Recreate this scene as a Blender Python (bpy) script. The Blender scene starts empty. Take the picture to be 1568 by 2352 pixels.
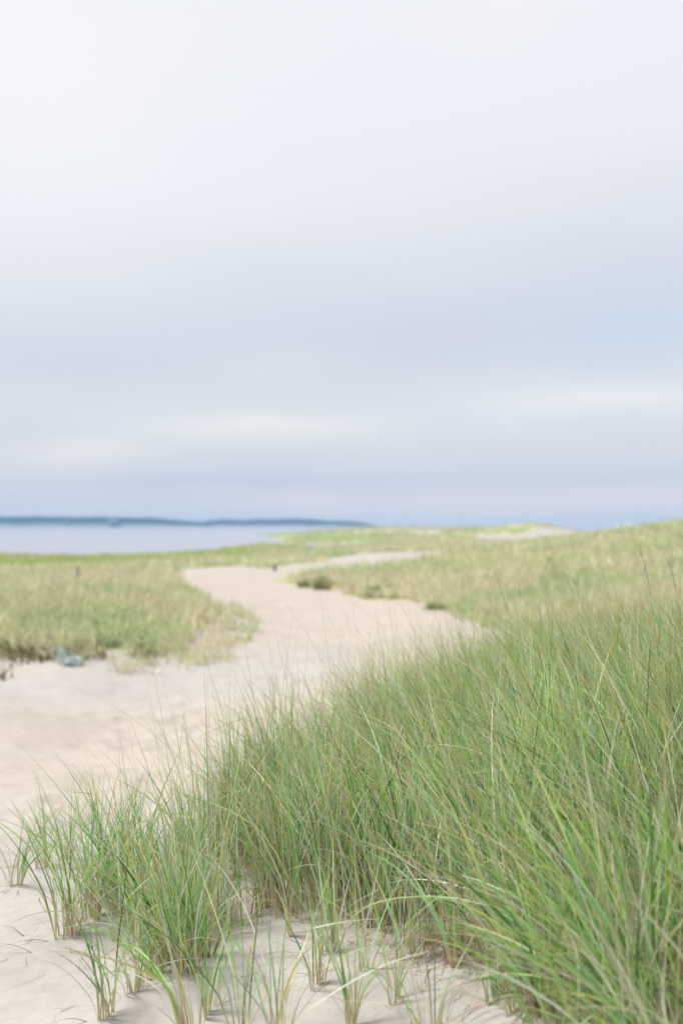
import bpy, math
import numpy as np

# ------------------------------------------------------------------ camera
scene = bpy.context.scene
FPX, CX, HY = 2287.0, 784.0, 1205.0      # focal length, centre and eye level in the layout's pixel units
cam_data = bpy.data.cameras.new("camera")
cam = bpy.data.objects.new("camera", cam_data)
scene.collection.objects.link(cam)
cam.location = (0, 0, 0)
cam.rotation_euler = (math.radians(90), 0, 0)
cam_data.sensor_fit = 'VERTICAL'
cam_data.sensor_height = 36.0
cam_data.sensor_width = 24.0
cam_data.lens = 35.0
cam_data.shift_y = 32.0 / 2352.0
cam_data.clip_start = 0.05
cam_data.clip_end = 20000
cam_data.dof.use_dof = True
cam_data.dof.focus_distance = 3.35
cam_data.dof.aperture_fstop = 1.7
scene.camera = cam

# ------------------------------------------------------------------ sky
SUN_EL, SUN_AZ = math.radians(55), math.radians(-78)     # azimuth from +Y towards +X
world = bpy.data.worlds.new("World")
scene.world = world
world.use_nodes = True
nt = world.node_tree
nt.nodes.clear()

def srgb(r, g, b):
    f = lambda c: (c/255/12.92) if c/255 <= .04045 else ((c/255+.055)/1.055)**2.4
    return (f(r), f(g), f(b), 1)

def M(op, a, b=None, c=None, clamp=False, tree=None):
    t = tree or nt
    n = t.nodes.new('ShaderNodeMath'); n.operation = op; n.use_clamp = clamp
    for i, v in enumerate((a, b, c)):
        if v is None: continue
        if isinstance(v, (int, float)): n.inputs[i].default_value = v
        else: t.links.new(v, n.inputs[i])
    return n.outputs[0]

def MIX(fac, a, b, mode='MIX', tree=None):
    t = tree or nt
    n = t.nodes.new('ShaderNodeMix'); n.data_type = 'RGBA'; n.blend_type = mode
    for i, v in ((0, fac), (6, a), (7, b)):
        if isinstance(v, (int, float)): n.inputs[i].default_value = v
        elif isinstance(v, tuple): n.inputs[i].default_value = v
        else: t.links.new(v, n.inputs[i])
    return n.outputs[2]

tc = nt.nodes.new('ShaderNodeTexCoord')
sep = nt.nodes.new('ShaderNodeSeparateXYZ')
nt.links.new(tc.outputs['Generated'], sep.inputs[0])
X, Y, Z = sep.outputs
az = M('ARCTAN2', X, Y)
el = M('ARCSINE', Z)
mp = nt.nodes.new('ShaderNodeCombineXYZ')
nt.links.new(M('MULTIPLY', az, 2.2), mp.inputs[0]); nt.links.new(M('MULTIPLY', el, 9.0), mp.inputs[1])
nz = nt.nodes.new('ShaderNodeTexNoise'); nz.inputs['Scale'].default_value = 1.3; nz.inputs['Detail'].default_value = 3
nz.inputs['Roughness'].default_value = .45
nt.links.new(mp.outputs[0], nz.inputs['Vector'])
mp2 = nt.nodes.new('ShaderNodeCombineXYZ')
nt.links.new(M('MULTIPLY', az, 6), mp2.inputs[0]); nt.links.new(M('MULTIPLY', el, 22.0), mp2.inputs[1])
nz2 = nt.nodes.new('ShaderNodeTexNoise'); nz2.inputs['Scale'].default_value = 1.5; nz2.inputs['Detail'].default_value = 4
nt.links.new(mp2.outputs[0], nz2.inputs['Vector'])
nA = M('SUBTRACT', nz.outputs[0], .5)
nB = M('SUBTRACT', nz2.outputs[0], .5)
elw = M('ADD', M('ADD', el, M('MULTIPLY', nA, .085)), M('MULTIPLY', M('MULTIPLY', az, M('MINIMUM', el, .25)), -.35))
elw = M('ADD', elw, M('MULTIPLY', nB, .012))
ramp = nt.nodes.new('ShaderNodeValToRGB')
nt.links.new(M('MULTIPLY', elw, 1/1.2, clamp=True), ramp.inputs[0])
def E(y): return math.atan((HY-y)/FPX)/1.2
stops = [(1200, (236,229,234)), (1140, (214,219,231)), (1100, (209,216,230)), (1020, (219,225,234)), (930, (219,226,235)),
         (850, (215,222,233)), (760, (214,221,234)), (640, (220,226,237)), (500, (232,236,243)), (330, (238,241,248)),
         (60, (242,244,249))]
cr = ramp.color_ramp
cr.interpolation = 'B_SPLINE'
while len(cr.elements) > 1: cr.elements.remove(cr.elements[0])
cr.elements[0].position = max(0, E(stops[0][0])); cr.elements[0].color = srgb(*stops[0][1])
for y, c in stops[1:]:
    e = cr.elements.new(E(y)); e.color = srgb(*c)
for p, s in ((.48, 1.0), (.62, 1.6), (.74, 3.2), (1.0, 4.6)):
    e = cr.elements.new(p); c = srgb(241, 244, 250); e.color = (c[0]*s, c[1]*s, c[2]*s, 1)
col = ramp.outputs[0]
def blob(x, y, sx, sy, amp, color):
    """soft cloud bank or gap, by azimuth and elevation"""
    global col
    a0, e0 = math.atan((x-CX)/FPX), math.atan((HY-y)/FPX)
    da = M('DIVIDE', M('SUBTRACT', M('ADD', az, M('MULTIPLY', nB, .16)), a0), sx/FPX)
    de = M('DIVIDE', M('SUBTRACT', M('ADD', el, M('MULTIPLY', nB, .03)), e0), sy/FPX)
    r2 = M('ADD', M('MULTIPLY', da, da), M('MULTIPLY', de, de))
    g = M('MULTIPLY', M('EXPONENT', M('MULTIPLY', r2, -1.0)), amp)
    col = MIX(g, col, srgb(*color))
blob(1480, 770, 330, 95, .75, (204,219,235))
blob(980, 775, 260, 70, .5, (207,213,230))
blob(150, 850, 300, 60, .45, (208,215,230))
blob(620, 975, 260, 34, 1.0, (237,238,240))
blob(620, 850, 110, 36, .4, (224,230,238))
blob(170, 1035, 150, 28, .95, (234,233,238))
blob(40, 1010, 90, 60, .5, (213,217,231))
blob(1400, 925, 330, 45, .95, (235,238,244))
blob(520, 1104, 360, 16, .75, (199,208,226))
blob(1568, 1095, 320, 14, .4, (203,214,229))
blob(60, 180, 380, 330, .7, (248,249,250))
blob(1110, 40, 110, 80, .3, (250,250,252))
sky = nt.nodes.new('ShaderNodeTexSky'); sky.sky_type = 'NISHITA'; sky.sun_disc = False
sky.sun_elevation = SUN_EL; sky.sun_rotation = SUN_AZ; sky.air_density = 1.0; sky.dust_density = 3.0
bg = nt.nodes.new('ShaderNodeBackground'); bg.inputs[1].default_value = 0.1
ov = MIX(1.0, col, (4.93, 4.86, 4.82, 1), 'MULTIPLY')
nt.links.new(MIX(.96, sky.outputs[0], ov), bg.inputs[0])
wo = nt.nodes.new('ShaderNodeOutputWorld')
nt.links.new(bg.outputs[0], wo.inputs[0])

sd = bpy.data.lights.new("sun", 'SUN'); sd.energy = 2.4; sd.angle = math.radians(14); sd.color = (1, .965, .92)
so = bpy.data.objects.new("sun", sd); scene.collection.objects.link(so)
so.rotation_euler = (math.radians(90)-SUN_EL, 0, -SUN_AZ + math.pi)
so.location = (-20, 15, 40)

vs = scene.view_settings
vs.view_transform = 'Standard'; vs.look = 'None'; vs.gamma = 1; vs.exposure = 1.04; vs.use_curve_mapping = False

# ------------------------------------------------------------------ helpers
rng = np.random.default_rng(11)
col_main = scene.collection

def tag(o, label=None, cat=None, group=None, kind=None):
    if label: o['label'] = label
    if cat: o['category'] = cat
    if group: o['group'] = group
    if kind: o['kind'] = kind
    return o

def empty(name, loc):
    o = bpy.data.objects.new(name, None); col_main.objects.link(o); o.location = loc
    o.empty_display_size = .05
    return o

def mesh_obj(name, verts, faces, mat, colors=None, parent=None, smooth=False, loc=None):
    """verts (N,3), faces (F,4) or (F,3) numpy -> one object; colors (N,3) stored as attribute 'tint'"""
    me = bpy.data.meshes.new(name)
    verts = np.asarray(verts, dtype=np.float32); faces = np.asarray(faces, dtype=np.int32)
    if loc is not None: verts = verts - np.asarray(loc, dtype=np.float32)
    k = faces.shape[1]
    me.vertices.add(len(verts)); me.vertices.foreach_set('co', verts.ravel())
    me.loops.add(faces.size); me.loops.foreach_set('vertex_index', faces.ravel())
    me.polygons.add(len(faces)); me.polygons.foreach_set('loop_start', np.arange(0, faces.size, k, dtype=np.int32))
    me.update(calc_edges=True)
    if smooth: me.polygons.foreach_set('use_smooth', np.ones(len(faces), dtype=bool))
    if colors is not None:
        a = me.color_attributes.new('tint', 'FLOAT_COLOR', 'POINT')
        c = np.ones((len(verts), 4), dtype=np.float32); c[:, :3] = colors
        a.data.foreach_set('color', c.ravel())
    me.materials.append(mat)
    o = bpy.data.objects.new(name, me); col_main.objects.link(o)
    if loc is not None: o.location = loc
    if parent is not None:
        o.parent = parent; 
    return o

def vnoise(x, y, seed=0):
    xi = np.floor(x).astype(np.int64); yi = np.floor(y).astype(np.int64)
    fx = x-xi; fy = y-yi
    fx = fx*fx*fx*(fx*(fx*6-15)+10); fy = fy*fy*fy*(fy*(fy*6-15)+10)
    def h(a, b):
        n = (a*374761393 + b*668265263 + seed*1442695041) & 0xffffffff
        n = ((n ^ (n >> 13))*1274126177) & 0xffffffff
        return ((n ^ (n >> 16)) & 0xffff)/65535.0
    return (h(xi, yi)*(1-fx)+h(xi+1, yi)*fx)*(1-fy)+(h(xi, yi+1)*(1-fx)+h(xi+1, yi+1)*fx)*fy - .5
def fbm(x, y, seed=0, o=4, g=.5):
    s = 0; a = 1.0
    for i in range(o):
        s = s + a*vnoise(x*2**i+17.3*i, y*2**i-9.1*i, seed+i); a *= g
    return s

def mat_new(name):
    m = bpy.data.materials.new(name); m.use_nodes = True
    m.node_tree.nodes.clear()
    return m, m.node_tree
def N(t, kind, **kw):
    n = t.nodes.new(kind)
    for k, v in kw.items():
        if k in n.inputs: n.inputs[k].default_value = v
        else: setattr(n, k, v)
    return n

# ------------------------------------------------------------------ terrain
# dune ground as a smooth surface through surveyed points: (bearing, distance, height relative to the eye)
CP = [(-1500,.6,-1.55),(784,.6,-1.5),(3000,.6,-1.2),
 (0,1.8,-1.48),(784,1.8,-1.42),(1568,1.8,-1.30),(2600,1.8,-1.15),(-1200,1.8,-1.5),
 (240,2.9,-1.44),(600,3.3,-1.36),(900,3.0,-1.31),(1050,2.7,-1.27),(1250,2.5,-1.2),
 (0,4,-1.49),(-1000,4,-1.5),(400,4,-1.43),(784,4,-1.29),(1200,4,-1.09),(1568,4,-.98),(2500,4,-.6),
 (-1000,6,-1.6),(0,6,-1.6),(400,6,-1.6),(784,6,-1.45),(1100,6,-1.22),(1300,6,-1.1),(1568,6,-1.03),(2500,6,-.6),
 (0,9,-1.74),(784,9,-1.78),(1100,9,-1.6),(1350,9,-1.45),(1568,9,-1.35),(2500,9,-1.0),
 (-1200,13,-1.6),(0,11,-1.84),(0,13,-1.93),(300,12.5,-1.94),(784,13,-1.92),(1100,13,-1.88),(1400,13,-1.8),(2500,13,-1.4),
 (1150,20,-1.95),(1000,23,-1.95),(850,28,-1.97),(700,32,-1.96),(620,36,-1.96),
 (400,14.8,-1.87),(590,20.5,-1.94),(470,30,-1.9),(410,43,-1.97),
 (0,17,-1.45),(300,17,-1.55),(480,18,-1.8),(-400,27,-1.62),(0,27,-1.72),(250,28,-1.62),(380,30,-1.8),(-1200,27,-1.5),
 (0,40,-2.2),(400,40,-1.96),(600,47,-2.0),(500,60,-2.3),(500,80,-2.9),(-1000,45,-2.1),
 (740,53,-2.1),(850,65,-2.13),(1000,75,-2.03),(800,100,-2.5),(1000,110,-2.1),
 (1100,28,-1.78),(1300,28,-1.5),(1568,28,-1.1),(2500,28,-.3),
 (850,42,-1.93),(1100,45,-1.6),(1300,45,-1.15),(1568,45,-.45),(2300,45,.5),
 (1150,72,-1.65),(1300,70,-1.05),(1400,70,-.72),(1500,70,-.2),(1568,70,-.02),(2000,70,.3),(2700,70,.3),
 (1300,110,-1.7),(1568,110,-.6),(2300,110,-.2),
 (0,85,-3.6),(0,135,-3.93),(0,165,-4.7),(-1200,90,-3.7),(-1200,135,-3.9),(-1200,165,-4.8),
 (400,110,-3.5),(500,165,-3.93),(560,180,-3.85),(500,200,-4.5),(620,205,-3.75),(620,130,-3.5),(900,130,-2.7),
 (575,240,-4.3),(670,210,-3.85),(0,300,-7),(400,320,-7),(570,430,-4.3),(640,400,-3.7),(850,400,-3.0),(850,250,-3.1),(700,300,-3.75),
 (400,600,-8),(650,700,-5),(800,800,-2),(850,900,-1.2),(1000,600,-.7),(1080,450,-.7),
 (1140,330,-.5),(1200,330,.8),(1250,330,.5),(1320,320,-1.6),(1380,320,-3),(1450,330,-4.2),(1340,600,-8),(1200,800,-6),
 (1150,212,-2.5),(1280,255,-1.5),(1350,200,-2.6),(1700,330,-5),(2600,330,-5),(2600,800,-9),
 (0,1500,-14),(784,1600,-12),(1600,1500,-14),(-2000,1500,-14),(2600,3500,-20),(784,3500,-20),(-2000,3500,-20),(-2000,400,-8)]
CP = np.array(CP, float)
SU = 4.0
def ab(u, Yd): return np.stack([u*SU, np.log(Yd)], -1)
PA = ab((CP[:, 0]-CX)/FPX, CP[:, 1])
def tps(r2): return np.where(r2 > 1e-12, .5*r2*np.log(np.maximum(r2, 1e-12)), 0)
n = len(CP)
d2 = ((PA[:, None]-PA[None])**2).sum(-1)
K = tps(d2)+np.eye(n)*.002
P = np.hstack([np.ones((n, 1)), PA])
A = np.zeros((n+3, n+3)); A[:n, :n] = K; A[:n, n:] = P; A[n:, :n] = P.T
W = np.linalg.solve(A, np.concatenate([CP[:, 2], np.zeros(3)]))
def base_z(u, Yd):
    u = np.atleast_1d(np.asarray(u, float)); Yd = np.atleast_1d(np.asarray(Yd, float))
    out = np.empty(u.size); uf = u.ravel(); yf = Yd.ravel()
    for s in range(0, u.size, 20000):
        q = ab(uf[s:s+20000], yf[s:s+20000])
        dd = ((q[:, None]-PA[None])**2).sum(-1)
        out[s:s+20000] = tps(dd)@W[:n] + W[n] + q@W[n+1:]
    return out.reshape(u.shape)

def hit(Dx, Dy):
    """first meeting of a line of sight with the smooth ground -> (x, y)"""
    u = (Dx-CX)/FPX; s = -(Dy-HY)/FPX
    ys = np.exp(np.linspace(math.log(1.0), math.log(1500), 900))
    g = base_z(np.full(900, u), ys)
    k = np.argmax(g >= s*ys)
    return u*ys[k], ys[k]

def poly_world(pts): return np.array([hit(*p) for p in pts])
def inside(px, py, poly):
    r = np.zeros(px.shape, bool); m = len(poly)
    for i in range(m):
        x1, y1 = poly[i]; x2, y2 = poly[(i+1) % m]
        c = ((y1 > py) != (y2 > py))
        with np.errstate(divide='ignore', invalid='ignore'):
            xx = (x2-x1)*(py-y1)/(y2-y1)+x1
        r ^= c & (px < xx)
    return r
def toq(p):  # world xy -> log space for shape tests
    p = np.asarray(p); return np.stack([p[:, 0]/p[:, 1]*SU, np.log(p[:, 1])], -1)

# shapes on the ground, world metres
left_edge = [(-60,1483),(0,1488),(60,1497),(120,1502),(190,1512),(260,1515),(330,1505),(380,1492),(430,1465),(480,1436),(510,1415),(495,1398),(465,1382),(445,1362),(400,1342),(375,1322),(410,1299)]
right_edge = [(635,1328),(690,1345),(750,1352),(850,1368),(950,1386),(1030,1402),(1110,1418),(1180,1440),(1260,1450)]
tail_up = [(620,1301),(700,1291),(790,1278),(880,1270),(1000,1262)]
tail_dn = [(1025,1276),(940,1294),(850,1309),(760,1322),(690,1329)]
path_poly = np.vstack([np.array([(-6.,.4),(-14.,4.),(-14,12.8)]), poly_world(left_edge), poly_world(tail_up), poly_world(tail_dn), poly_world(right_edge),
                       np.array([(5.2,18.),(4.6,13.),(6.,9.),(7.,3.),(5.,.4)])])
path_q = toq(path_poly)
sand_bits = [toq(poly_world(p)) for p in (
    [(690,1249),(760,1244),(860,1243),(850,1250),(760,1255),(700,1255)],
    [(600,1243),(660,1242),(650,1248),(610,1249)])]
dune_bits = [toq(np.array([((x-CX)/FPX*y, y) for x, y in p])) for p in (
    [(1255,270),(1290,330),(1335,335),(1360,240),(1300,205),(1230,190),(1160,180),(1090,190),(1100,225),(1190,235)],
    [(940,330),(1010,330),(1010,370),(940,370)])]
def jit(x, y, amp=.05, f=1.0, seed=3):
    q = np.stack([x/y*SU, np.log(y)], -1)
    q[:, 0] += amp*fbm(q[:, 0]*9*f, q[:, 1]*9*f, seed)*2
    q[:, 1] += amp*fbm(q[:, 0]*9*f, q[:, 1]*9*f, seed+9)*2
    return q
def is_sand(x, y):
    q = jit(x, y, .05)
    r = inside(q[:, 0], q[:, 1], path_q)
    for b in dune_bits+sand_bits: r |= inside(q[:, 0], q[:, 1], b)
    return r

near_poly = np.vstack([poly_world([(345,2235),(430,2240),(500,2190),(600,2120),(700,2150),(800,2165),(900,2195),(1040,2235),(1150,2300),(1250,2350)]),
    np.array([(.52,2.0),(.42,1.5),(2.6,1.3),(4.6,4.),(4.8,9.),(3.6,11.),(2.0,10.2),(1.0,8.6),(1.1,7.),(1.0,6.2)]),
    poly_world([(1000,1640),(900,1690),(780,1745),(600,1863),(500,1935),(400,1995),(300,2030),(255,2000),(245,2070),(285,2120)])])

def micro(x, y):
    """wind and foot relief of the sand"""
    f = np.clip(1.4-y/40, 0, 1)
    z = .03*fbm(x*.9, y*.9, 5, 3)*f + .012*fbm(x*5, y*5, 8, 3)*f
    z = z+.3*fbm(x*.12, y*.12, 21, 3)*np.clip((y-25)/40, 0, 1)*np.clip(2-y/90, .0, 1)
    z = z+.004*np.sin((y*.9+x*.35+.35*fbm(x*1.5, y*1.5, 31, 2))*55)*np.clip(fbm(x*.8, y*.8, 77, 2)*2+.4, 0, 1)*np.clip(2-y/6, 0, 1)
    return z
foot = []
fr = np.random.default_rng(5)
for i in range(150):
    yy = math.exp(fr.uniform(math.log(5.2), math.log(30))); c = -.9-(yy-5)*.05 if yy < 14 else -1.35+(yy-14)*.02
    xx = c+fr.normal(0, .35+yy*.055)
    foot.append((xx, yy, fr.uniform(.09, .16), fr.uniform(.008, .024)))
def ground_z(x, y, feet=False):
    x = np.asarray(x, float); y = np.asarray(y, float)
    z = base_z(x/y, y)+micro(x, y)
    if feet:
        for fx, fy, r, d in foot:
            m = (abs(x-fx) < 4*r) & (abs(y-fy) < 4*r)
            if m.any():
                q = ((x[m]-fx)**2+((y[m]-fy)*.7)**2)/r**2
                z[m] += -d*np.exp(-q*1.2)+d*.5*np.exp(-(np.sqrt(q)-1.5)**2*3)
    return z

nu, ny = 620, 760
us = np.linspace(-1, 1, nu); us = (us*.45+us**3*.9)
ys = np.exp(np.concatenate([np.linspace(math.log(.45), math.log(30), int(ny*.62)), np.linspace(math.log(30), math.log(3600), ny-int(ny*.62)+1)[1:]]))
ny = len(ys)
UU, YY = np.meshgrid(us, ys); XX = UU*YY
gx, gy = XX.ravel(), YY.ravel()
gz = ground_z(gx, gy, True)
# small mounds heaped round the grass stools are added below through `mounds`
sand = is_sand(gx, gy)
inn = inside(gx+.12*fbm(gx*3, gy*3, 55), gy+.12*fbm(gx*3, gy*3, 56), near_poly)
nz1 = fbm(gx*.6, gy*.6, 40, 4); nzq = fbm(gx/gy*14, np.log(gy)*14, 41, 4)
dry = np.array([.368,.348,.328]); tan = np.array([.392,.346,.302]); thatch = np.array([.46,.42,.27]); marsh = np.array([.34,.41,.16]); turf = np.array([.26,.34,.12])
# warm damp sand of the trodden path against the dry pale bank
lane = np.exp(-((gx+1.6+(gy-6.5)*-.03)/99)**2)
t_path = np.clip((gy-4.6-.45*gx-.0*gx+nz1*1.4)/1.6, 0, 1)
bank = np.clip(1.4-abs(gy-(11.3+ (gx+4)*.75+nz1*1.2))/2.4, 0, 1)*(gx < 0)*(gy < 19)
t_path = t_path*(1-.95*bank)*np.clip(1.9-gy/42, .25, 1)*(1-.3*np.clip(nzq+.2, 0, 1))
c_sand = dry*(1-t_path[:, None])+tan*t_path[:, None]
g_mix = np.clip(.5+nzq*1.2, 0, 1)[:, None]
c_grass = thatch*(1-g_mix)+turf*g_mix
c_far = np.where(((gz < -3.15) & (gy > 70))[:, None], marsh, c_grass)
cc = np.where(sand[:, None], c_sand, c_far)
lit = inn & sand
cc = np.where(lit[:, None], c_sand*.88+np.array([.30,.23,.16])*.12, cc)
cc = cc*(1+.10*fbm(gx*2.1, gy*2.1, 60, 4))[:, None]
idx = np.arange(nu*ny).reshape(ny, nu)
fq = np.stack([idx[:-1, :-1], idx[:-1, 1:], idx[1:, 1:], idx[1:, :-1]], -1).reshape(-1, 4)

m_ground, t = mat_new('dune_ground')
at = N(t, 'ShaderNodeAttribute', attribute_name='tint')
ntc = N(t, 'ShaderNodeTexCoord')
n1 = N(t, 'ShaderNodeTexNoise', Scale=260.0, Detail=3.0); n2 = N(t, 'ShaderNodeTexNoise', Scale=14.0, Detail=6.0, Roughness=.65)
n3 = N(t, 'ShaderNodeTexNoise', Scale=60.0, Detail=4.0, Roughness=.7)
for q in (n1, n2, n3): t.links.new(ntc.outputs['Object'], q.inputs['Vector'])
r1 = N(t, 'ShaderNodeMapRange'); r1.inputs[1].default_value = .3; r1.inputs[2].default_value = .7; r1.inputs[3].default_value = .9; r1.inputs[4].default_value = 1.08
t.links.new(n2.outputs[0], r1.inputs[0])
r2 = N(t, 'ShaderNodeMapRange'); r2.inputs[1].default_value = .64; r2.inputs[2].default_value = .74; r2.inputs[3].default_value = 1.0; r2.inputs[4].default_value = .72
t.links.new(n3.outputs[0], r2.inputs[0])
cm = t.nodes.new('ShaderNodeVectorMath'); cm.operation = 'SCALE'
t.links.new(at.outputs['Color'], cm.inputs[0]); t.links.new(M('MULTIPLY', r1.outputs[0], r2.outputs[0], tree=t), cm.inputs['Scale'])
bp = N(t, 'ShaderNodeBump', Strength=.35, Distance=.01); t.links.new(n2.outputs[0], bp.inputs['Height'])
bp2 = N(t, 'ShaderNodeBump', Strength=.3, Distance=.002); t.links.new(n1.outputs[0], bp2.inputs['Height']); t.links.new(bp.outputs[0], bp2.inputs['Normal'])
pb = N(t, 'ShaderNodeBsdfPrincipled', Roughness=.95); pb.inputs['Specular IOR Level'].default_value = .15
t.links.new(cm.outputs[0], pb.inputs['Base Color']); t.links.new(bp2.outputs[0], pb.inputs['Normal'])
o_ = N(t, 'ShaderNodeOutputMaterial'); t.links.new(pb.outputs[0], o_.inputs[0])

# ------------------------------------------------------------------ grass material and blade builder
def blade_mat(name, trans=.35, rough=.5, spec=.35):
    m, t = mat_new(name)
    at = N(t, 'ShaderNodeAttribute', attribute_name='tint')
    p = N(t, 'ShaderNodeBsdfPrincipled', Roughness=rough); p.inputs['Specular IOR Level'].default_value = spec
    tr = N(t, 'ShaderNodeBsdfTranslucent')
    nn = N(t, 'ShaderNodeTexNoise', Scale=35.0, Detail=2.0); tcc = N(t, 'ShaderNodeTexCoord'); t.links.new(tcc.outputs['Object'], nn.inputs['Vector'])
    mr = N(t, 'ShaderNodeMapRange'); mr.inputs[3].default_value = .8; mr.inputs[4].default_value = 1.2; t.links.new(nn.outputs[0], mr.inputs[0])
    sc = t.nodes.new('ShaderNodeVectorMath'); sc.operation = 'SCALE'
    t.links.new(at.outputs['Color'], sc.inputs[0]); t.links.new(mr.outputs[0], sc.inputs['Scale'])
    t.links.new(sc.outputs[0], p.inputs['Base Color']); t.links.new(sc.outputs[0], tr.inputs['Color'])
    mx = t.nodes.new('ShaderNodeMixShader'); mx.inputs[0].default_value = trans
    t.links.new(p.outputs[0], mx.inputs[1]); t.links.new(tr.outputs[0], mx.inputs[2])
    o = N(t, 'ShaderNodeOutputMaterial'); t.links.new(mx.outputs[0], o.inputs[0])
    return m
M_BLADE = blade_mat('beach_grass_blade', .32, .38, .5)
M_FAR = blade_mat('far_grass_blade', .3, .7, .2)

def blades(base, L, wid, lean, col0, col1, col2, segs=8, fold=True, kink=None, sheath=.18, r=rng, p=1.5, straight=None):
    """ribbons rooted at base (N,3); lean (N,2) bends them; col0 foot, col1 leaf, col2 tip"""
    n = len(base); S = segs
    mag = np.linalg.norm(lean, axis=1)+1e-6
    d = lean/mag[:, None]
    th_end = np.clip(mag*1.45, .03, 2.1); th0 = th_end*r.uniform(.12, .42, n)
    tt = np.linspace(0, 1, S+1)
    T = np.broadcast_to(tt, (n, S+1))
    pp = (p*np.exp(r.normal(0, .3, n)))[:, None]
    s0 = r.uniform(.05, .32, n)[:, None] if fold else np.zeros((n, 1))      # where the leaf leaves its sheath
    q = np.clip((T-s0)/(1-s0), 0, 1)
    th = (th_end*.22)[:, None]+th0[:, None]*np.clip((T-s0)/.12, 0, 1)+(th_end*.78-th0)[:, None]*q**pp
    if kink is not None:
        kt = r.uniform(.45, .85, n)[:, None]
        th = th+np.where((T > kt) & kink[:, None], r.uniform(.7, 1.7, n)[:, None], 0)
    azd = np.arctan2(d[:, 1], d[:, 0])[:, None]+(r.normal(0, .35, n)[:, None])*T
    ds = (L/S)[:, None]
    tx = np.sin(th)*np.cos(azd); ty = np.sin(th)*np.sin(azd); tz = np.cos(th)
    z0 = np.zeros((n, 1))
    px = base[:, :1]+np.hstack([z0, np.cumsum((tx*ds)[:, :-1], 1)])
    py = base[:, 1:2]+np.hstack([z0, np.cumsum((ty*ds)[:, :-1], 1)])
    pz = base[:, 2:3]+np.hstack([z0, np.cumsum((tz*ds)[:, :-1], 1)])
    tang = np.stack([tx, ty, tz], -1)
    # side vector, twisted about the blade
    ph = r.uniform(0, 2*math.pi, n)[:, None]+r.normal(0, .7, n)[:, None]*T
    s1 = np.stack([-np.sin(azd), np.cos(azd), np.zeros_like(azd)], -1)
    s2 = np.cross(tang, s1)
    side = s1*np.cos(ph)[..., None]+s2*np.sin(ph)[..., None]
    nor = np.cross(tang, side)
    w = wid[:, None]*np.minimum(1, .45+T*3)*np.clip(1-T, .02, 1)**.65
    pos = np.stack([px, py, pz], -1)
    e = side*(w*.5)[..., None]
    if fold:
        c = pos-nor*(w*.16)[..., None]
        V = np.stack([pos-e, c, pos+e], 2); k = 3
    else:
        V = np.stack([pos-e, pos+e], 2); k = 2
    V = V.reshape(-1, 3)
    i0 = (np.arange(n)[:, None]*(S+1)+np.arange(S)[None])[..., None]*k
    qs = []
    for j in range(k-1):
        qs.append(np.concatenate([i0+j, i0+j+1, i0+k+j+1, i0+k+j], -1).reshape(-1, 4))
    F = np.concatenate(qs)
    a = np.clip((T-sheath*.55)/(sheath*.9), 0, 1)[..., None]
    tipw = np.clip((T-.62)/.38, 0, 1)[..., None]**1.3
    C = col0[:, None]*(1-a)+col1[:, None]*a
    C = C*(1-tipw)+col2[:, None]*tipw
    C = np.repeat(C[:, :, None], k, 2).reshape(-1, 3)
    return V, F, C

def join(parts):
    Vs, Fs, Cs = [], [], []; o = 0
    for V, F, C in parts:
        Vs.append(V); Fs.append(F+o); Cs.append(C); o += len(V)
    return np.concatenate(Vs), np.concatenate(Fs), np.concatenate(Cs)

PAL = np.array([(.23,.47,.10),(.28,.51,.26),(.42,.59,.19),(.60,.70,.38),(.76,.80,.62),(.09,.22,.035)])
DEAD = np.array([(.58,.46,.32),(.52,.46,.39),(.42,.33,.26),(.64,.58,.48)])
ORANGE = np.array([(.66,.40,.12),(.60,.45,.20),(.55,.50,.20)])
def palette(n, r, dead=.14, orange=.16, w=(.23,.22,.15,.13,.11,.16)):
    base = PAL[r.choice(6, n, p=w)]*np.exp(r.normal(0, .30, n))[:, None]
    isd = r.random(n) < dead
    c1 = np.where(isd[:, None], DEAD[r.integers(0, 4, n)], base)
    foot_c = np.array([(.58,.46,.29),(.50,.36,.25),(.46,.46,.23),(.62,.55,.40)])[r.integers(0, 4, n)]
    yl = base*.6+np.array([.42,.42,.17])*.4
    tip = np.where((r.random(n) < orange)[:, None], ORANGE[r.integers(0, 3, n)], yl)
    tip = np.where(isd[:, None], c1*1.1, tip)
    # some leaves yellowed along most of their length
    half = (r.random(n) < .05) & ~isd
    c1 = np.where(half[:, None], ORANGE[r.integers(0, 3, n)]*.8+base*.2, c1)
    return foot_c, np.minimum(c1, [.66,.68,.56]), np.minimum(tip, [.66,.62,.42]), isd

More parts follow.
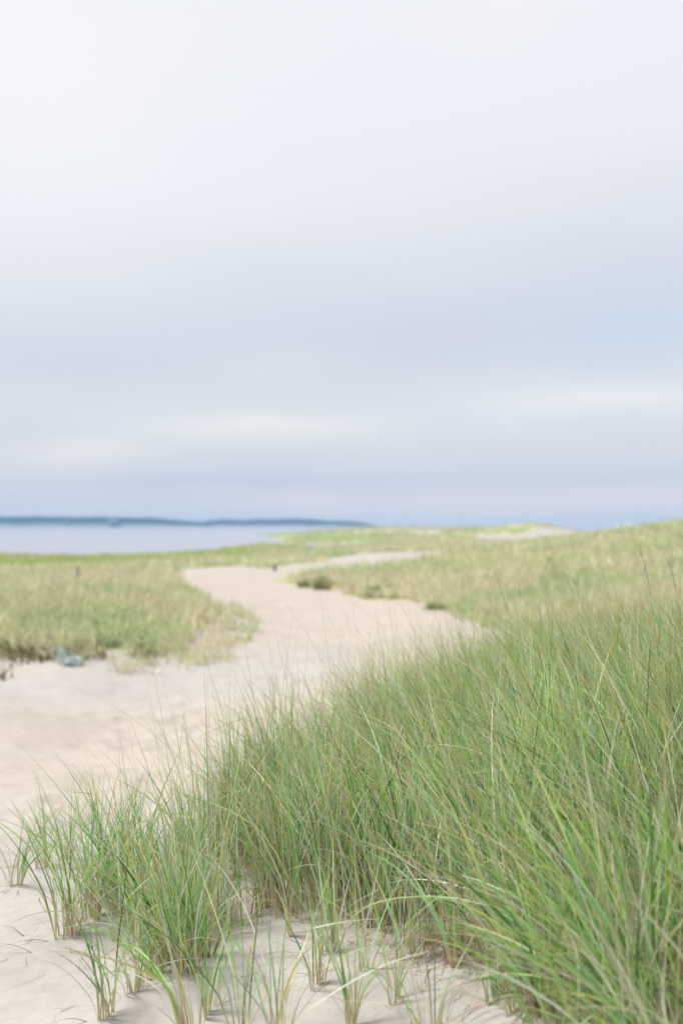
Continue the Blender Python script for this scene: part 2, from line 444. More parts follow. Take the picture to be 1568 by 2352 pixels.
def stool(cx, cy, r, n_till=8, rad=.035, h=.62, lean=(-.22, 0), spread=.3, leaves=(4, 7), dead=.16, wid=.0052, zoff=0, orange=.2):
    """one stool of beach grass: tillers close together, leaves fanning out of each"""
    tb, tl, cnt = [], [], []
    for i in range(n_till):
        a = r.uniform(0, 2*math.pi); q = rad*math.sqrt(r.random())
        k = int(r.integers(leaves[0], leaves[1]+1))
        tb.append((cx+q*math.cos(a), cy+q*math.sin(a))); cnt.append(k)
        tl.append((lean[0]*.8+math.cos(a)*q/rad*spread*.5, lean[1]+math.sin(a)*q/rad*spread*.5))
    tb = np.repeat(np.array(tb), cnt, 0); tl = np.repeat(np.array(tl), cnt, 0); m = len(tb)
    b = tb+r.normal(0, .003, (m, 2))
    z = ground_z(b[:, 0], b[:, 1])-.015+zoff
    L = np.clip(h*np.exp(r.normal(0, .22, m)), .1, .56)
    ln = tl+r.normal(0, spread, (m, 2))
    c0, c1, c2, isd = palette(m, r, dead, orange)
    w = wid*np.exp(r.normal(0, .28, m)); w = np.where(isd, w*.6, w); L = np.where(isd, L*.7, L)
    ln = np.where(isd[:, None], ln*1.8, ln)
    return blades(np.column_stack([b, z]), L, w, ln, c0, c1, c2, segs=10, kink=r.random(m) < .07, sheath=.24, r=r)

# ------------------------------------------------------------------ single stools standing in open sand
stools = [  # bearing px, ground px, tillers, height, lean x, label
 (245, 2352, 5, .47, -.30, 'lowest single grass tuft at far left, few wide-splayed leaves and tan stalks'),
 (302, 2312, 6, .50, -.18, 'slim upright grass tuft rising from sand right of the lowest left tuft'),
 (365, 2284, 8, .58, -.32, 'grass tuft with bundled tan stalks leaning left, third from the left edge along the front'),
 (408, 2280, 9, .62, -.30, 'grass tuft with dark sooty foot on sand in front of the bright green clump'),
 (441, 2266, 9, .62, -.25, 'grass tuft with reddish stalk feet beside the dark-footed tuft'),
 (490, 2345, 8, .50, .18, 'short grass tuft fanning right with thick pale leaves, bottom left of centre'),
 (155, 2160, 11, .58, -.22, 'leftmost tall grass tuft with orange-tan stalks standing apart on pale sand'),
 (207, 2134, 10, .60, -.12, 'tall grass tuft with dark foot just right of the leftmost tall tuft'),
 (262, 2098, 11, .60, -.20, 'grass tuft half hidden behind the two leftmost tall tufts'),
 (445, 2420, 5, .45, -.35, 'grass tuft cut by the lower frame edge, broad pale leaves leaning left'),
 (640, 2430, 7, .55, -.05, 'grass tuft cut by the lower frame edge below centre, long upright pale leaves'),
 (728, 2290, 6, .50, -.15, 'grass tuft with orange lower stalks in open sand at centre bottom'),
 (757, 2206, 5, .42, -.10, 'small thin tuft with brown stalks in the sandy gap below the dense grass'),
 (836, 2262, 5, .46, -.12, 'sparse yellow-green tuft right of the centre bottom tuft'),
 (808, 2375, 7, .52, -.12, 'grass tuft at the lower frame edge with tan foot, right of centre'),
 (905, 2330, 4, .44, .08, 'thin tuft of three or four leaves between litter on the sand, lower right of centre'),
 (985, 2420, 5, .52, -.12, 'grass tuft at the lower frame edge beside brown fallen stalks'),
 (1265, 2440, 5, .60, -.12, 'dark broad-leaved tuft rising from the lower edge at right'),
 (35, 2040, 6, .42, -.05, 'pale blurred tuft at the left frame edge'),
 (95, 2000, 8, .48, -.10, 'blurred loose tuft behind the leftmost tall tuft'),
 (150, 1980, 7, .50, -.10, 'blurred pale green tuft behind, third in from the left frame edge'),
 (565, 2412, 6, .52, -.02, 'grass tuft cut by the lower frame edge left of the centre one, crossing narrow leaves'),
]
mounds = []
tuft_specs = []
for i, (dx, dy, nt_, h, lx, lab) in enumerate(stools):
    x, y = hit(dx, dy)
    h = h*(.95 if i == 0 else 1.0 if dy > 2370 else 1.0 if 6 <= i <= 8 else .72)
    if 6 <= i <= 8: nt_ += 4
    if dy > 2250 and dx > 470: nt_ = max(3, nt_-2)
    tuft_specs.append((x, y, nt_, h, lx, lab)); mounds.append((x, y, .16, .015))
# heap the sand slightly against them
for mx_, my_, r_, hgt in mounds:
    mm = (abs(gx-mx_) < .7) & (abs(gy-my_) < .7)
    gz[mm] += hgt*np.exp(-((gx[mm]-mx_-.04)**2+(gy[mm]-my_)**2)/r_**2)
nm = inside(gx, gy, near_poly)
gnd = mesh_obj('ground', np.column_stack([gx, gy, gz]), fq, m_ground, cc, smooth=True)
tag(gnd, kind='structure', label='pale sand ground with a winding footpath between grassy dunes')
for i, (x, y, nt_, h, lx, lab) in enumerate(tuft_specs):
    r = np.random.default_rng(100+i)
    z0 = float(ground_z(np.array([x]), np.array([y]))[0])
    V, F, C = stool(x, y, r, nt_, .012+.0022*nt_, h*1.0, (lx, .0), .40, dead=.25, zoff=.02, wid=.0060, leaves=(3, 6))
    o = mesh_obj('grass_tuft', V, F, M_BLADE, C, loc=(x, y, z0))
    tag(o, lab, 'grass tuft', 'single beach grass tufts standing in the sand')

# ------------------------------------------------------------------ dense near grass
def scatter_poly(poly, n, r, weight):
    out = []; tot = 0
    lo = poly.min(0); hi = poly.max(0)
    while tot < n:
        p = r.uniform(lo, hi, (n*2, 2))
        k = inside(p[:, 0], p[:, 1], poly) & (r.random(len(p)) < weight(p[:, 0], p[:, 1]))
        out.append(p[k]); tot += k.sum()
    return np.concatenate(out)[:n]
def near_w(x, y):
    c = np.clip(.65+fbm(x*3.2, y*3.2, 90, 3)*1.2, .22, 1)
    return c*np.clip(3.6/np.maximum(y, 2.2), .3, 1)*np.clip((y-1.2)/1.3,.12,1)*np.where(abs(x/y) < .45, 1, .25)
NS_ = 2500
r = np.random.default_rng(7)
st = scatter_poly(near_poly, NS_, r, near_w)
kt_ = r.integers(2, 8, NS_)
st_lean = np.repeat(r.normal(0, .14, (NS_, 2)), kt_, 0)
tp = np.repeat(st, kt_, 0)+r.normal(0, .028, (kt_.sum(), 2))
st_h = np.repeat(np.exp(r.normal(0, .21, NS_)), kt_)
NT = len(tp)
k = r.integers(3, 7, NT)
hh = .73*(.58+.20*fbm(tp[:, 0]*1.2, tp[:, 1]*1.2, 95, 2)+.07*np.clip(tp[:, 0], -1, 1.2))*st_h*np.clip(.85+(tp[:, 1]-1.4)*.2, .85, 1)
edge = np.clip((tp[:, 1]-2.2)/1.0, .75, 1)
tl = np.column_stack([-.24-.16*np.clip(tp[:, 0], -.5, 1.2)+.5*fbm(tp[:, 0]*1.6, tp[:, 1]*1.6, 97, 2), .0+.4*fbm(tp[:, 0]*1.6, tp[:, 1]*1.6, 98, 2)])+r.normal(0, .12, (NT, 2))+st_lean+(tp-np.repeat(st, kt_, 0))*4
b = np.repeat(tp, k, 0)+r.normal(0, .004, (k.sum(), 2)); m = len(b)
tlr = np.repeat(tl, k, 0)+r.normal(0, .27, (m, 2))
L = np.clip(np.repeat(hh, k)*np.exp(r.normal(0, .24, m)), .16, .74)
c0, c1, c2, isd = palette(m, r, .33, .36)
green_patch = np.clip(fbm(b[:, 0]*1.5, b[:, 1]*1.5, 120, 2)+.5, 0, 1)[:, None]
c1 = c1*(.85+.3*green_patch)
w = .0064*np.exp(r.normal(0, .36, m)); w = np.where(isd, w*.6, w); L = np.where(isd, L*.78, L)
wild = r.random(m) < .10
tlr = np.where(wild[:, None], r.normal(0, .6, (m, 2))+np.array([-.3, 0]), tlr)
z = ground_z(b[:, 0], b[:, 1])-.01
V, F, C = blades(np.column_stack([b, z]), L, w, tlr, c0, c1, c2, segs=9, kink=r.random(m) < .04, sheath=.16, r=r)
nd2 = 9000
dp = scatter_poly(near_poly, nd2, r, near_w)
cd = np.array([(.50,.40,.30),(.42,.36,.31),(.34,.25,.18),(.60,.52,.42),(.55,.38,.22)])[r.integers(0, 5, nd2)]
dead_b = blades(np.column_stack([dp, ground_z(dp[:, 0], dp[:, 1])]), r.uniform(.10, .36, nd2), r.uniform(.0015, .0038, nd2), r.normal(0, .75, (nd2, 2))+np.array([-.2, 0]), cd, cd, cd, segs=6, kink=r.random(nd2) < .25, r=r)
V, F, C = join([(V, F, C), dead_b])
o = mesh_obj('beach_grass', V, F, M_BLADE, C)
tag(o, 'dense tall green beach grass leaning left over the dune at the near right', 'grass', kind='stuff')

# a few long stray leaves arching over the rest
ns = 2600
sp = scatter_poly(near_poly, ns, r, near_w)
z = ground_z(sp[:, 0], sp[:, 1])
ln = r.normal(0, .42, (ns, 2))+np.array([-.38, 0]); up_ = r.random(ns) < .5; ln = np.where(up_[:, None], r.normal(0, .26, (ns, 2))+np.array([-.10, 0]), ln)
c0, c1, c2, isd = palette(ns, r, .30, .5, (.12,.15,.25,.25,.2,.03))
V, F, C = blades(np.column_stack([sp, z]), np.where(up_, 1.2, 1.0)*r.uniform(.5, .92, ns)*np.clip(.7+(sp[:, 1]-1.4)*.2, .7, 1), r.uniform(.0024, .0048, ns), ln, c0, c1, c2, segs=18, kink=r.random(ns) < .06, r=r)
o = mesh_obj('long_grass_leaves', V, F, M_BLADE, C)
tag(o, 'long thin arching leaves standing out above the dense near grass', 'grass', kind='stuff')

# ------------------------------------------------------------------ litter of fallen dead stalks
nl = 2600
r = np.random.default_rng(8)
lp = np.concatenate([r.uniform((-.1, 2.25), (.95, 3.1), (2600, 2)), r.uniform((-.75, 2.45), (.3, 3.3), (1500, 2)), np.column_stack([r.uniform(-.2, 2.2, 400), r.uniform(2.4, 5, 400)])])
keep = fbm(lp[:, 0]*2.6, lp[:, 1]*2.6, 150, 3) > -.02+.25*(lp[:, 0] < 0)
lp = lp[keep]
lp = np.concatenate([lp]+[np.array([[s_[0]+.05, s_[1]]])+r.normal(0, 1, (26, 2))*[.13, .07] for s_ in tuft_specs]); nl = len(lp)
ang = r.normal(0, .7, nl)+np.where(r.random(nl) < .3, 1.2, 0)+math.pi*(r.random(nl) < .5)
S = 6; T = np.linspace(0, 1, S+1)[None]
Ls = (r.uniform(.04, .24, nl))[:, None]
an = ang[:, None]+r.normal(0, .8, nl)[:, None]*(T-.5)
px = lp[:, :1]+np.cumsum(np.cos(an)*Ls/S, 1); py = lp[:, 1:]+np.cumsum(np.sin(an)*Ls/S, 1)
pz = ground_z(px.ravel(), py.ravel()).reshape(px.shape)+.004+r.uniform(0, .03, nl)[:, None]*np.sin(T*3.1)*(r.random(nl) < .5)[:, None]
ww = r.uniform(.0012, .0036, nl)[:, None]*(1-.7*T)
sx, sy = -np.sin(an)*ww/2, np.cos(an)*ww/2
V = np.stack([np.stack([px-sx, py-sy, pz], -1), np.stack([px, py, pz+ww*.5], -1), np.stack([px+sx, py+sy, pz], -1)], 2).reshape(-1, 3)
i0 = (np.arange(nl)[:, None]*(S+1)+np.arange(S)[None])[..., None]*3
F = np.concatenate([np.concatenate([i0+j, i0+j+1, i0+3+j+1, i0+3+j], -1).reshape(-1, 4) for j in (0, 1)])
cl = np.array([(.20,.14,.10),(.26,.19,.14),(.34,.27,.20),(.12,.085,.07),(.38,.24,.13)])[r.integers(0, 5, nl)]
C = np.repeat(cl, (S+1)*3, 0)
o = mesh_obj('dead_stalk_litter', V, F, M_BLADE, C)
tag(o, 'thin brown dead stalks scattered on the sand at the foot of the grass', 'litter', kind='stuff')

# ------------------------------------------------------------------ grass of the far fields
def field(name, n, Dx0, Dx1, Y0, Y1, cond, hgt, wpx, cols, label, seed, lean=(-.12, 0), segs=3, clump=1.0, tuftn=6):
    r = np.random.default_rng(seed)
    u = (r.uniform(Dx0, Dx1, n)-CX)/FPX; y = np.exp(r.uniform(math.log(Y0), math.log(Y1), n)); x = u*y
    dens = fbm(u*SU*14, np.log(y)*20, seed+5, 3)
    k = cond(x, y) & (r.random(n) < np.clip(.75+dens*clump, .08, 1))
    x, y, dens = x[k], y[k], dens[k]
    zc = ground_z(x, y)
    kk = zc > -3.98
    x, y, zc, dens = x[kk], y[kk], zc[kk], dens[kk]
    n = len(x)
    x = np.repeat(x, tuftn); y = np.repeat(y, tuftn); zc = np.repeat(zc, tuftn); m = len(x)
    j = np.clip(y*.004, .03, .6)
    x = x+r.normal(0, 1, m)*j; y = y+r.normal(0, 1, m)*j
    if m < 400000: zc = ground_z(x, y)
    L = hgt*np.exp(r.normal(0, .25, m))*(1+.35*fbm(x*.25, y*.25, seed+3, 2))
    w = wpx*y/FPX*np.exp(r.normal(0, .3, m))
    ln = r.normal(0, .58, (m, 2))+np.array(lean)
    cols = np.array(cols)
    g = np.clip(.38+fbm(x/y*SU*3.3+y*0, np.log(y)*8, seed+20, 4)*1.5+r.normal(0, .12, m), 0, .999)
    q = g*(len(cols)-1); qi = q.astype(int); fr_ = (q-qi)[:, None]
    c1 = cols[qi]*(1-fr_)+cols[np.minimum(qi+1, len(cols)-1)]*fr_
    c1 = c1*np.exp(r.normal(0, .12, m))[:, None]
    dd = r.random(m) < .1
    c1 = np.where(dd[:, None], np.array([.50,.42,.29]), c1)
    c0 = c1*.5+np.array([.30,.24,.15])*.5
    V, F, C = blades(np.column_stack([x, y, zc-.02]), L, w, ln, c0, c1, c1*.8+np.array([.42,.40,.24])*.2, segs=segs, fold=False, sheath=.12, r=r)
    o = mesh_obj(name, V, F, M_FAR, C)
    tag(o, label, 'grass', kind='stuff')
    return o
KH = [(.66,.62,.44),(.64,.63,.42),(.60,.62,.39),(.55,.60,.36),(.46,.55,.31)]
jr = np.random.default_rng(77)
def q_in(x, y):
    k = np.exp(jr.normal(0, .04, x.shape))
    return ~is_sand(x, y) & ~is_sand(x*k+y*jr.normal(0, .008, x.shape), y*k)
lf_y = lambda x, y: (x/y*FPX+CX < 640)
field('left_field_grass', 34000, -700, 640, 12.5, 60, lambda x, y: q_in(x, y) & lf_y(x, y) & (y < 62), .32, 4.2, KH,
      'pale khaki-green dune grass covering the low dune left of the path', 201, tuftn=6, segs=4)
field('right_field_grass', 40000, 600, 2200, 15, 125, lambda x, y: q_in(x, y) & ~inside(x, y, near_poly) & ~((x/y*FPX+CX < 640) & (y < 62)), .40, 4.2, KH,
      'green and tan dune grass covering the rising dune right of the path', 202, tuftn=6, segs=3)
field('middle_field_grass', 12000, -300, 1100, 50, 125, lambda x, y: q_in(x, y) & (x/y*FPX+CX < 1100) & (y > 62) & ((x/y*FPX+CX > 620) | (y < 84)), .35, 4.5, [(.64,.60,.46),(.58,.59,.40),(.50,.57,.36),(.44,.54,.32)],
      'soft green grass flat behind the end of the sandy path', 203, tuftn=5)
field('marsh_grass', 12000, -700, 800, 84, 195, lambda x, y: q_in(x, y), .35, 5, [(.47,.48,.24),(.42,.49,.20),(.40,.47,.18)],
      'bright green salt marsh grass strip along the water', 204, tuftn=5)
field('distant_dune_grass', 16000, 560, 2200, 125, 900, lambda x, y: q_in(x, y), .45, 4.5, [(.60,.56,.42),(.56,.57,.38),(.48,.54,.33),(.46,.51,.33)],
      'far low green dunes and flats beside the bay', 205, tuftn=4)
# thin scattered tufts creeping on to the sand round the left field
def sparse(x, y):
    D = x/y*FPX+CX
    s = is_sand(x, y)
    near_edge = inside(x/y*SU, np.log(y), toq(poly_world([(60,1500),(180,1535),(330,1560),(520,1520),(600,1440),(540,1385),(430,1440),(250,1490)])))
    return s & near_edge
field('sparse_edge_grass', 2000, 150, 680, 12, 30, sparse, .19, 3.0, KH, 'thin scattered grass where the left dune runs out into sand', 206, tuftn=6, segs=4, clump=3.0)
def sparse2(x, y):
    return is_sand(x, y) & inside(x/y*SU, np.log(y), toq(poly_world([(1000,1400),(1060,1425),(1150,1455),(1240,1470),(1260,1440),(1150,1425),(1050,1400)])))
field('sparse_bank_grass', 900, 980, 1300, 15, 26, sparse2, .25, 4.0, KH, 'thin grass along the lower edge of the right dune', 207, tuftn=6, segs=3, clump=2.0)

# brown exposed roots along the left bank
r = np.random.default_rng(31)
rp = []
for (a_, b_), n_ in (((5, 1490), 50), ((40, 1497), 110), ((75, 1505), 110), ((105, 1514), 90), ((22, 1516), 40), ((48, 1528), 20), ((170, 1516), 70), ((235,1512),40), ((330,1512),50), ((2,1560),30)):
    hx, hy = hit(a_, b_)
    rp.append(np.column_stack([hx+r.normal(0, .07, n_), hy+r.normal(0, .1, n_)]))
rp = np.concatenate(rp); n_ = len(rp)
cr_ = np.array([(.16,.12,.07),(.22,.16,.11),(.20,.19,.08)])[r.integers(0, 3, n_)]
V, F, C = blades(np.column_stack([rp, ground_z(rp[:, 0], rp[:, 1])-.02]), r.uniform(.08, .28, n_), r.uniform(.012, .03, n_), r.normal(0, .7, (n_, 2)), cr_, cr_, cr_, segs=4, fold=False, r=r)
o = mesh_obj('bank_roots', V, F, M_FAR, C)
tag(o, 'dark brown roots and dead leaves hanging out of the left sand bank', 'roots', kind='stuff')

# ------------------------------------------------------------------ shrubs
def leaf_cloud(cx, cy, cz, rx, ry, rz, n, size, cols, r):
    p = r.normal(0, 1, (n, 3)); p /= np.linalg.norm(p, axis=1)[:, None]
    rad = r.random(n)**.45
    lump = 1+.45*fbm(p[:, 0]*2+cx*3, p[:, 1]*2+p[:, 2]*3+cy, 300, 3)*2
    p = p*(rad*lump)[:, None]*np.array([rx, ry, rz]); p[:, 2] = np.abs(p[:, 2])*1.0
    p += np.array([cx, cy, cz])
    a = r.normal(0, 1, (n, 3)); a /= np.linalg.norm(a, axis=1)[:, None]
    b2 = np.cross(a, r.normal(0, 1, (n, 3))); b2 /= np.linalg.norm(b2, axis=1)[:, None]
    s = size*np.exp(r.normal(0, .3, n))[:, None]
    V = np.stack([p-a*s, p+b2*s*.45, p+a*s, p-b2*s*.45], 1).reshape(-1, 3)
    F = np.arange(n*4).reshape(-1, 4)
    c = np.array(cols)[r.integers(0, len(cols), n)]*np.exp(r.normal(0, .2, n))[:, None]
    return V, F, np.repeat(c, 4, 0)
def stems(cx, cy, cz, spread, h, n, w, r, c=(.13,.10,.07)):
    ln = r.normal(0, .5, (n, 2)); cc_ = np.tile(np.array(c), (n, 1))
    return blades(np.column_stack([cx+r.normal(0, spread, n), cy+r.normal(0, spread, n), np.full(n, cz)]), np.full(n, h)*r.uniform(.7, 1.1, n), np.full(n, w), ln, cc_, cc_, cc_, segs=5, r=r)
DK = [(.28,.32,.15),(.34,.38,.18),(.40,.41,.23),(.24,.24,.15)]
GR = [(.26,.33,.13),(.32,.38,.16),(.24,.29,.11)]
shr = [(737, 1352, 21, 16, DK, 'largest dark olive bush on the sand edge of the right dune'),
       (697, 1346, 12, 7, DK, 'small low dark bush just left of the largest bush'),
       (862, 1371, 27, 14, GR, 'mid-green bush overhanging the sand right of the largest bush'),
       (1003, 1398, 24, 8, [(.36,.42,.20),(.42,.48,.24),(.32,.37,.17)], 'light green rounded bush nearest the end of the right sand bank')]
for i, (dx, dy, rx, rz, cols, lab) in enumerate(shr):
    r = np.random.default_rng(400+i)
    x, y = hit(dx, dy); y += .25; x = (dx-CX)/FPX*y
    z = float(ground_z(np.array([x]), np.array([y]))[0]); s = y/FPX
    e = empty('shrub', (x, y, z)); tag(e, lab, 'shrub', 'low bushes along the right edge of the path')
    V, F, C = leaf_cloud(0, 0, 0, rx*1.3*s, rx*s, rz*2*s, 900, .035, cols, r)
    mesh_obj('foliage', V, F, M_FAR, C, parent=e)
    V, F, C = stems(0, 0, -.03, .08, rz*1.6*s, 14, .012, r)
    mesh_obj('stem', V, F, M_FAR, C, parent=e)
# dusty pale plant on the left bank
r = np.random.default_rng(500)
x, y = hit(150, 1512); z = float(ground_z(np.array([x]), np.array([y]))[0])
e = empty('dusty_miller', (x, y, z)); tag(e, 'pale blue-grey low plant trailing down the left sand bank', 'plant')
ps = []
for tt_ in np.linspace(0, 1, 12):
    qx = x+(-.19+.42*tt_); qy = y+.28-.75*tt_
    gzq = float(ground_z(np.array([qx]), np.array([qy]))[0])
    ps.append(leaf_cloud(qx-x, qy-y, gzq-z, .12, .13, .10, 170, .03, [(.54,.62,.62),(.62,.70,.72),(.48,.54,.52),(.36,.42,.38)], r))
V, F, C = join(ps); mesh_obj('foliage', V, F, M_FAR, C, parent=e)

# ------------------------------------------------------------------ seed stalks
def tube(pts, rad, n=6):
    pts = np.array(pts, float); k = len(pts); rad = np.broadcast_to(rad, (k,))
    V = []
    for i in range(k):
        tg = pts[min(i+1, k-1)]-pts[max(i-1, 0)]; tg /= np.linalg.norm(tg)
        a = np.cross(tg, (0, 1, .01)); a /= np.linalg.norm(a); b_ = np.cross(tg, a)
        for j in range(n):
            q = 2*math.pi*j/n; V.append(pts[i]+rad[i]*(a*math.cos(q)+b_*math.sin(q)))
    F = [(i*n+j, i*n+(j+1) % n, (i+1)*n+(j+1) % n, (i+1)*n+j) for i in range(k-1) for j in range(n)]
    return np.array(V), np.array(F)
for i, (dx, ytop, ybot, yd, lean_, lab) in enumerate(((1476, 1262, 1318, 4.8, -.09, 'tall dead flower stalk with grey-brown seed head above the grass at right'),
                                      (1537, 1280, 1322, 5.4, -.02, 'fainter seed head on a thin stalk near the right frame edge'))):
    r = np.random.default_rng(600+i)
    bx = (dx-CX)/FPX*yd+.10; bz = float(ground_z(np.array([bx]), np.array([yd]))[0])
    tip = np.array([(dx-CX)/FPX*yd-.01, yd, -(ytop-HY)/FPX*yd]); hb = np.array([(dx+9-CX)/FPX*yd, yd, -(ybot-HY)/FPX*yd])
    e = empty('seed_stalk', (bx, yd, bz)); tag(e, lab, 'seed stalk', 'dead seed stalks above the grass')
    o0 = np.array([bx, yd, bz])
    pts = [np.array([0, 0, -.02]), (hb-o0)*.5+np.array([.012, 0, 0]), hb-o0, tip-o0]
    V, F = tube(pts, [.0022, .002, .0015, .0006]); mesh_obj('stalk', V, F, M_BLADE, np.tile((.36,.34,.22), (len(V), 1)), parent=e)
    nsd = 60; tq = r.random(nsd)
    pc = (hb-o0)+(tip-hb)*tq[:, None]
    a = (tip-hb)/np.linalg.norm(tip-hb)+r.normal(0, .28, (nsd, 3)); b2 = np.cross(a, r.normal(0, 1, (nsd, 3))); b2 /= np.linalg.norm(b2, axis=1)[:, None]
    pc = pc+b2*.0022
    V = np.stack([pc, pc+a*.006+b2*.0018, pc+a*.014, pc+a*.006-b2*.0012], 1).reshape(-1, 3)
    mesh_obj('seed_head', V, np.arange(nsd*4).reshape(-1, 4), M_BLADE, np.repeat(np.array([(.52,.45,.40),(.42,.36,.33),(.58,.52,.46)])[r.integers(0, 3, nsd)], 4, 0), parent=e)

# ------------------------------------------------------------------ small posts
def box(x0, x1, y0, y1, z0, z1):
    V = np.array([(x, y, z) for z in (z0, z1) for y in (y0, y1) for x in (x0, x1)], float)
    F = np.array([(0,2,3,1),(4,5,7,6),(0,1,5,4),(2,6,7,3),(0,4,6,2),(1,3,7,5)])
    return V, F
m_paint, t = mat_new('weathered_paint')
at = N(t, 'ShaderNodeAttribute', attribute_name='tint'); nn = N(t, 'ShaderNodeTexNoise', Scale=20.0, Detail=4.0)
mr = N(t, 'ShaderNodeMapRange'); mr.inputs[3].default_value = .75; mr.inputs[4].default_value = 1.15; t.links.new(nn.outputs[0], mr.inputs[0])
sc = t.nodes.new('ShaderNodeVectorMath'); sc.operation = 'SCALE'; t.links.new(at.outputs['Color'], sc.inputs[0]); t.links.new(mr.outputs[0], sc.inputs['Scale'])
p_ = N(t, 'ShaderNodeBsdfPrincipled', Roughness=.8); t.links.new(sc.outputs[0], p_.inputs['Base Color'])
oo = N(t, 'ShaderNodeOutputMaterial'); t.links.new(p_.outputs[0], oo.inputs[0])
def tri_cap(V, F, c, parent, name): return mesh_obj(name, V, F, m_paint, np.tile(c, (len(V), 1)), parent=parent)

x, y = hit(631, 1309); z = float(ground_z(np.array([x]), np.array([y]))[0])
e = empty('marker_post', (x, y, z)); tag(e, 'tiny dark grey post standing where the path bends', 'post')
V, F = box(-.07, .07, -.07, .07, -.1, .24); tri_cap(V, F, (.12,.12,.14), e, 'post')
V, F = box(-.09, .09, -.09, .09, .24, .28); tri_cap(V, F, (.2,.2,.23), e, 'cap')
yy_ = 80.; x = (712-CX)/FPX*yy_; z = float(ground_z(np.array([x]), np.array([yy_]))[0])
e = empty('sign_post', (x, yy_, z)); tag(e, 'small pale blue sign on a thin post in the grass beyond the path', 'sign')
V, F = box(-.03, .03, -.03, .03, -.1, .75); tri_cap(V, F, (.45,.42,.36), e, 'post')
V, F = box(-.14, .14, -.06, -.032, .55, 1.0); tri_cap(V, F, (.50,.60,.72), e, 'sign_board')
yy_ = 25.; x = (178-CX)/FPX*yy_; z = float(ground_z(np.array([x]), np.array([yy_]))[0])
e = empty('wooden_stake', (x, yy_, z)); tag(e, 'short weathered brown stake standing in the left grass field', 'stake')
V, F = box(-.04, .04, -.035, .035, -.1, .50); tri_cap(V, F, (.30,.24,.17), e, 'stake')
V, F = box(-.03, .03, -.025, .025, .502, .53); tri_cap(V, F, (.36,.30,.23), e, 'stake_tip')

# ------------------------------------------------------------------ water
m_w, t = mat_new('bay_water')
tcw = N(t, 'ShaderNodeTexCoord'); mpw = N(t, 'ShaderNodeMapping'); mpw.inputs['Scale'].default_value = (.12, .5, 1); t.links.new(tcw.outputs['Object'], mpw.inputs[0])
nw = N(t, 'ShaderNodeTexNoise', Scale=1.0, Detail=6.0, Roughness=.6); t.links.new(mpw.outputs[0], nw.inputs['Vector'])
bw = N(t, 'ShaderNodeBump', Strength=.3, Distance=.4); t.links.new(nw.outputs[0], bw.inputs['Height'])
pw = N(t, 'ShaderNodeBsdfPrincipled', Roughness=.14); pw.inputs['Base Color'].default_value = (.27,.28,.32,1); pw.inputs['IOR'].default_value = 1.33
t.links.new(bw.outputs[0], pw.inputs['Normal']); ow = N(t, 'ShaderNodeOutputMaterial'); t.links.new(pw.outputs[0], ow.inputs[0])
wy = np.exp(np.linspace(math.log(100), math.log(7800), 60)); wx = np.linspace(-1, 1, 41)
WX, WY = np.meshgrid(wx, wy); WXX = WX*5500
wi = np.arange(60*41).reshape(60, 41)
o = mesh_obj('water', np.column_stack([WXX.ravel(), WY.ravel(), np.full(WXX.size, -4.0)]), np.stack([wi[:-1, :-1], wi[:-1, 1:], wi[1:, 1:], wi[1:, :-1]], -1).reshape(-1, 4), m_w)
tag(o, 'calm pale blue-grey bay water', kind='structure')

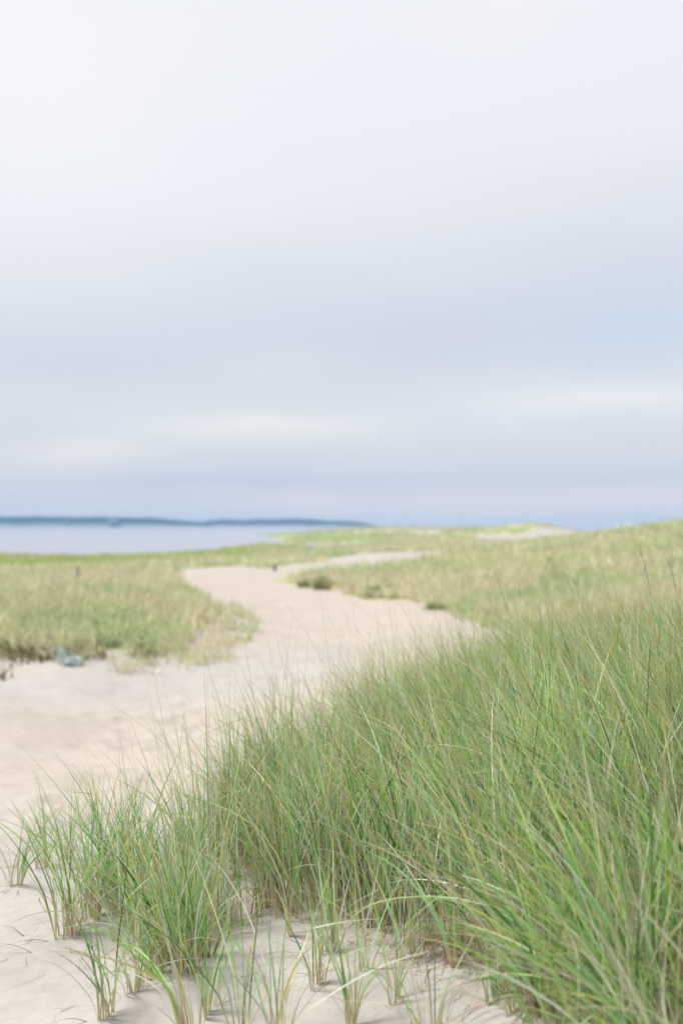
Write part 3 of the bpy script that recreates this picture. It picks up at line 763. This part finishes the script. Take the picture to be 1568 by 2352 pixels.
# ------------------------------------------------------------------ far wooded shore
m_h, t = mat_new('wooded_hill')
ath = N(t, 'ShaderNodeAttribute', attribute_name='tint')
ph_ = N(t, 'ShaderNodeBsdfPrincipled', Roughness=1.0); ph_.inputs['Specular IOR Level'].default_value = 0
t.links.new(ath.outputs['Color'], ph_.inputs['Base Color'])
oh = N(t, 'ShaderNodeOutputMaterial'); t.links.new(ph_.outputs[0], oh.inputs[0])
YH = 3000.
def shore(name, D0, D1, prof, y0, label, seed):
    nx_, nd_ = 420, 14
    D = np.linspace(D0, D1, nx_); hp = np.interp(D, [p[0] for p in prof], [p[1] for p in prof])*y0/FPX
    q = np.linspace(0, 1, nd_); sh = np.sin(q*math.pi)**.45
    DD, QQ = np.meshgrid(D, q); Xh = (DD-CX)/FPX*(y0+QQ*300); Yh = y0+QQ*300+20*fbm(Xh/90, QQ*3, seed)
    Zh = -4.6+(hp[None]+3.2*fbm(Xh/26, QQ*5, seed+2, 4))*np.sin(QQ*math.pi)**.45
    beach = (QQ < .03)
    c = np.array([.022,.036,.045])*(1+.8*fbm(Xh/30, QQ*4, seed+4, 3))[..., None]
    c = np.where(beach[..., None], np.array([.4,.37,.32]), np.clip(c, .01, 1))
    ii = np.arange(nx_*nd_).reshape(nd_, nx_)
    o = mesh_obj(name, np.column_stack([Xh.ravel(), Yh.ravel(), Zh.ravel()]), np.stack([ii[:-1, :-1], ii[:-1, 1:], ii[1:, 1:], ii[1:, :-1]], -1).reshape(-1, 4), m_h, c.reshape(-1, 3), smooth=True)
    tag(o, label, kind='structure')
shore('hills', -1500, 490, [(-1500,10),(-900,18),(-300,25),(0,25),(90,26),(220,25),(340,23),(400,17),(460,13),(490,4)], 3000., 'low blue wooded shore across the bay at left', 700)
shore('hills', 450, 870, [(450,5),(480,16),(520,19),(560,16),(600,19),(680,20),(740,16),(800,14),(845,9),(870,2)], 3300., 'low blue wooded shore across the bay behind the marsh point', 710)
for i, (dx, dz, w_, lab) in enumerate(((262, 12, 26, 'pale building on the far wooded shore, the wider one'), (155, 8, 16, 'pale building on the far wooded shore, the smaller left one'))):
    yy_ = 3015.; x = (dx-CX)/FPX*yy_
    e = empty('shore_house', (x, yy_, 6.0)); tag(e, lab, 'house', 'houses on the far shore')
    V, F = box(-w_/2, w_/2, -6, 8, -2, dz); tri_cap(V, F, (.30,.31,.31), e, 'wall')
    hh_ = w_/2+1
    V = np.array([(-hh_,-7,dz+.05),(hh_,-7,dz+.05),(hh_,9,dz+.05),(-hh_,9,dz+.05),(-hh_,1,dz+4),(hh_,1,dz+4)], float)
    F = np.array([(0,1,5,4),(2,3,4,5),(0,3,2,1),(0,4,4,3),(1,2,5,5)])[:3]
    V2 = np.array(V); tri_cap(V2, F, (.20,.21,.22), e, 'roof')
    V, F = box(-w_*.3, -w_*.1, -6.15, -6.0, 3, 7); tri_cap(V, F, (.1,.11,.13), e, 'window')
    V, F = box(w_*.1, w_*.3, -6.15, -6.0, 3, 7); tri_cap(V, F, (.1,.11,.13), e, 'window')

# ------------------------------------------------------------------ haze
m_z, t = mat_new('haze_air')
pv = t.nodes.new('ShaderNodeVolumePrincipled'); pv.inputs['Density'].default_value = 0.0002
pv.inputs['Color'].default_value = (.32,.64,1,1); pv.inputs['Anisotropy'].default_value = 0.0
oz = N(t, 'ShaderNodeOutputMaterial'); t.links.new(pv.outputs[0], oz.inputs['Volume'])
V, F = box(-3600, 3600, -40, 3720, -22, 32)
o = mesh_obj('haze', V, F, m_z); tag(o, 'thin bluish sea haze over the bay', kind='stuff')
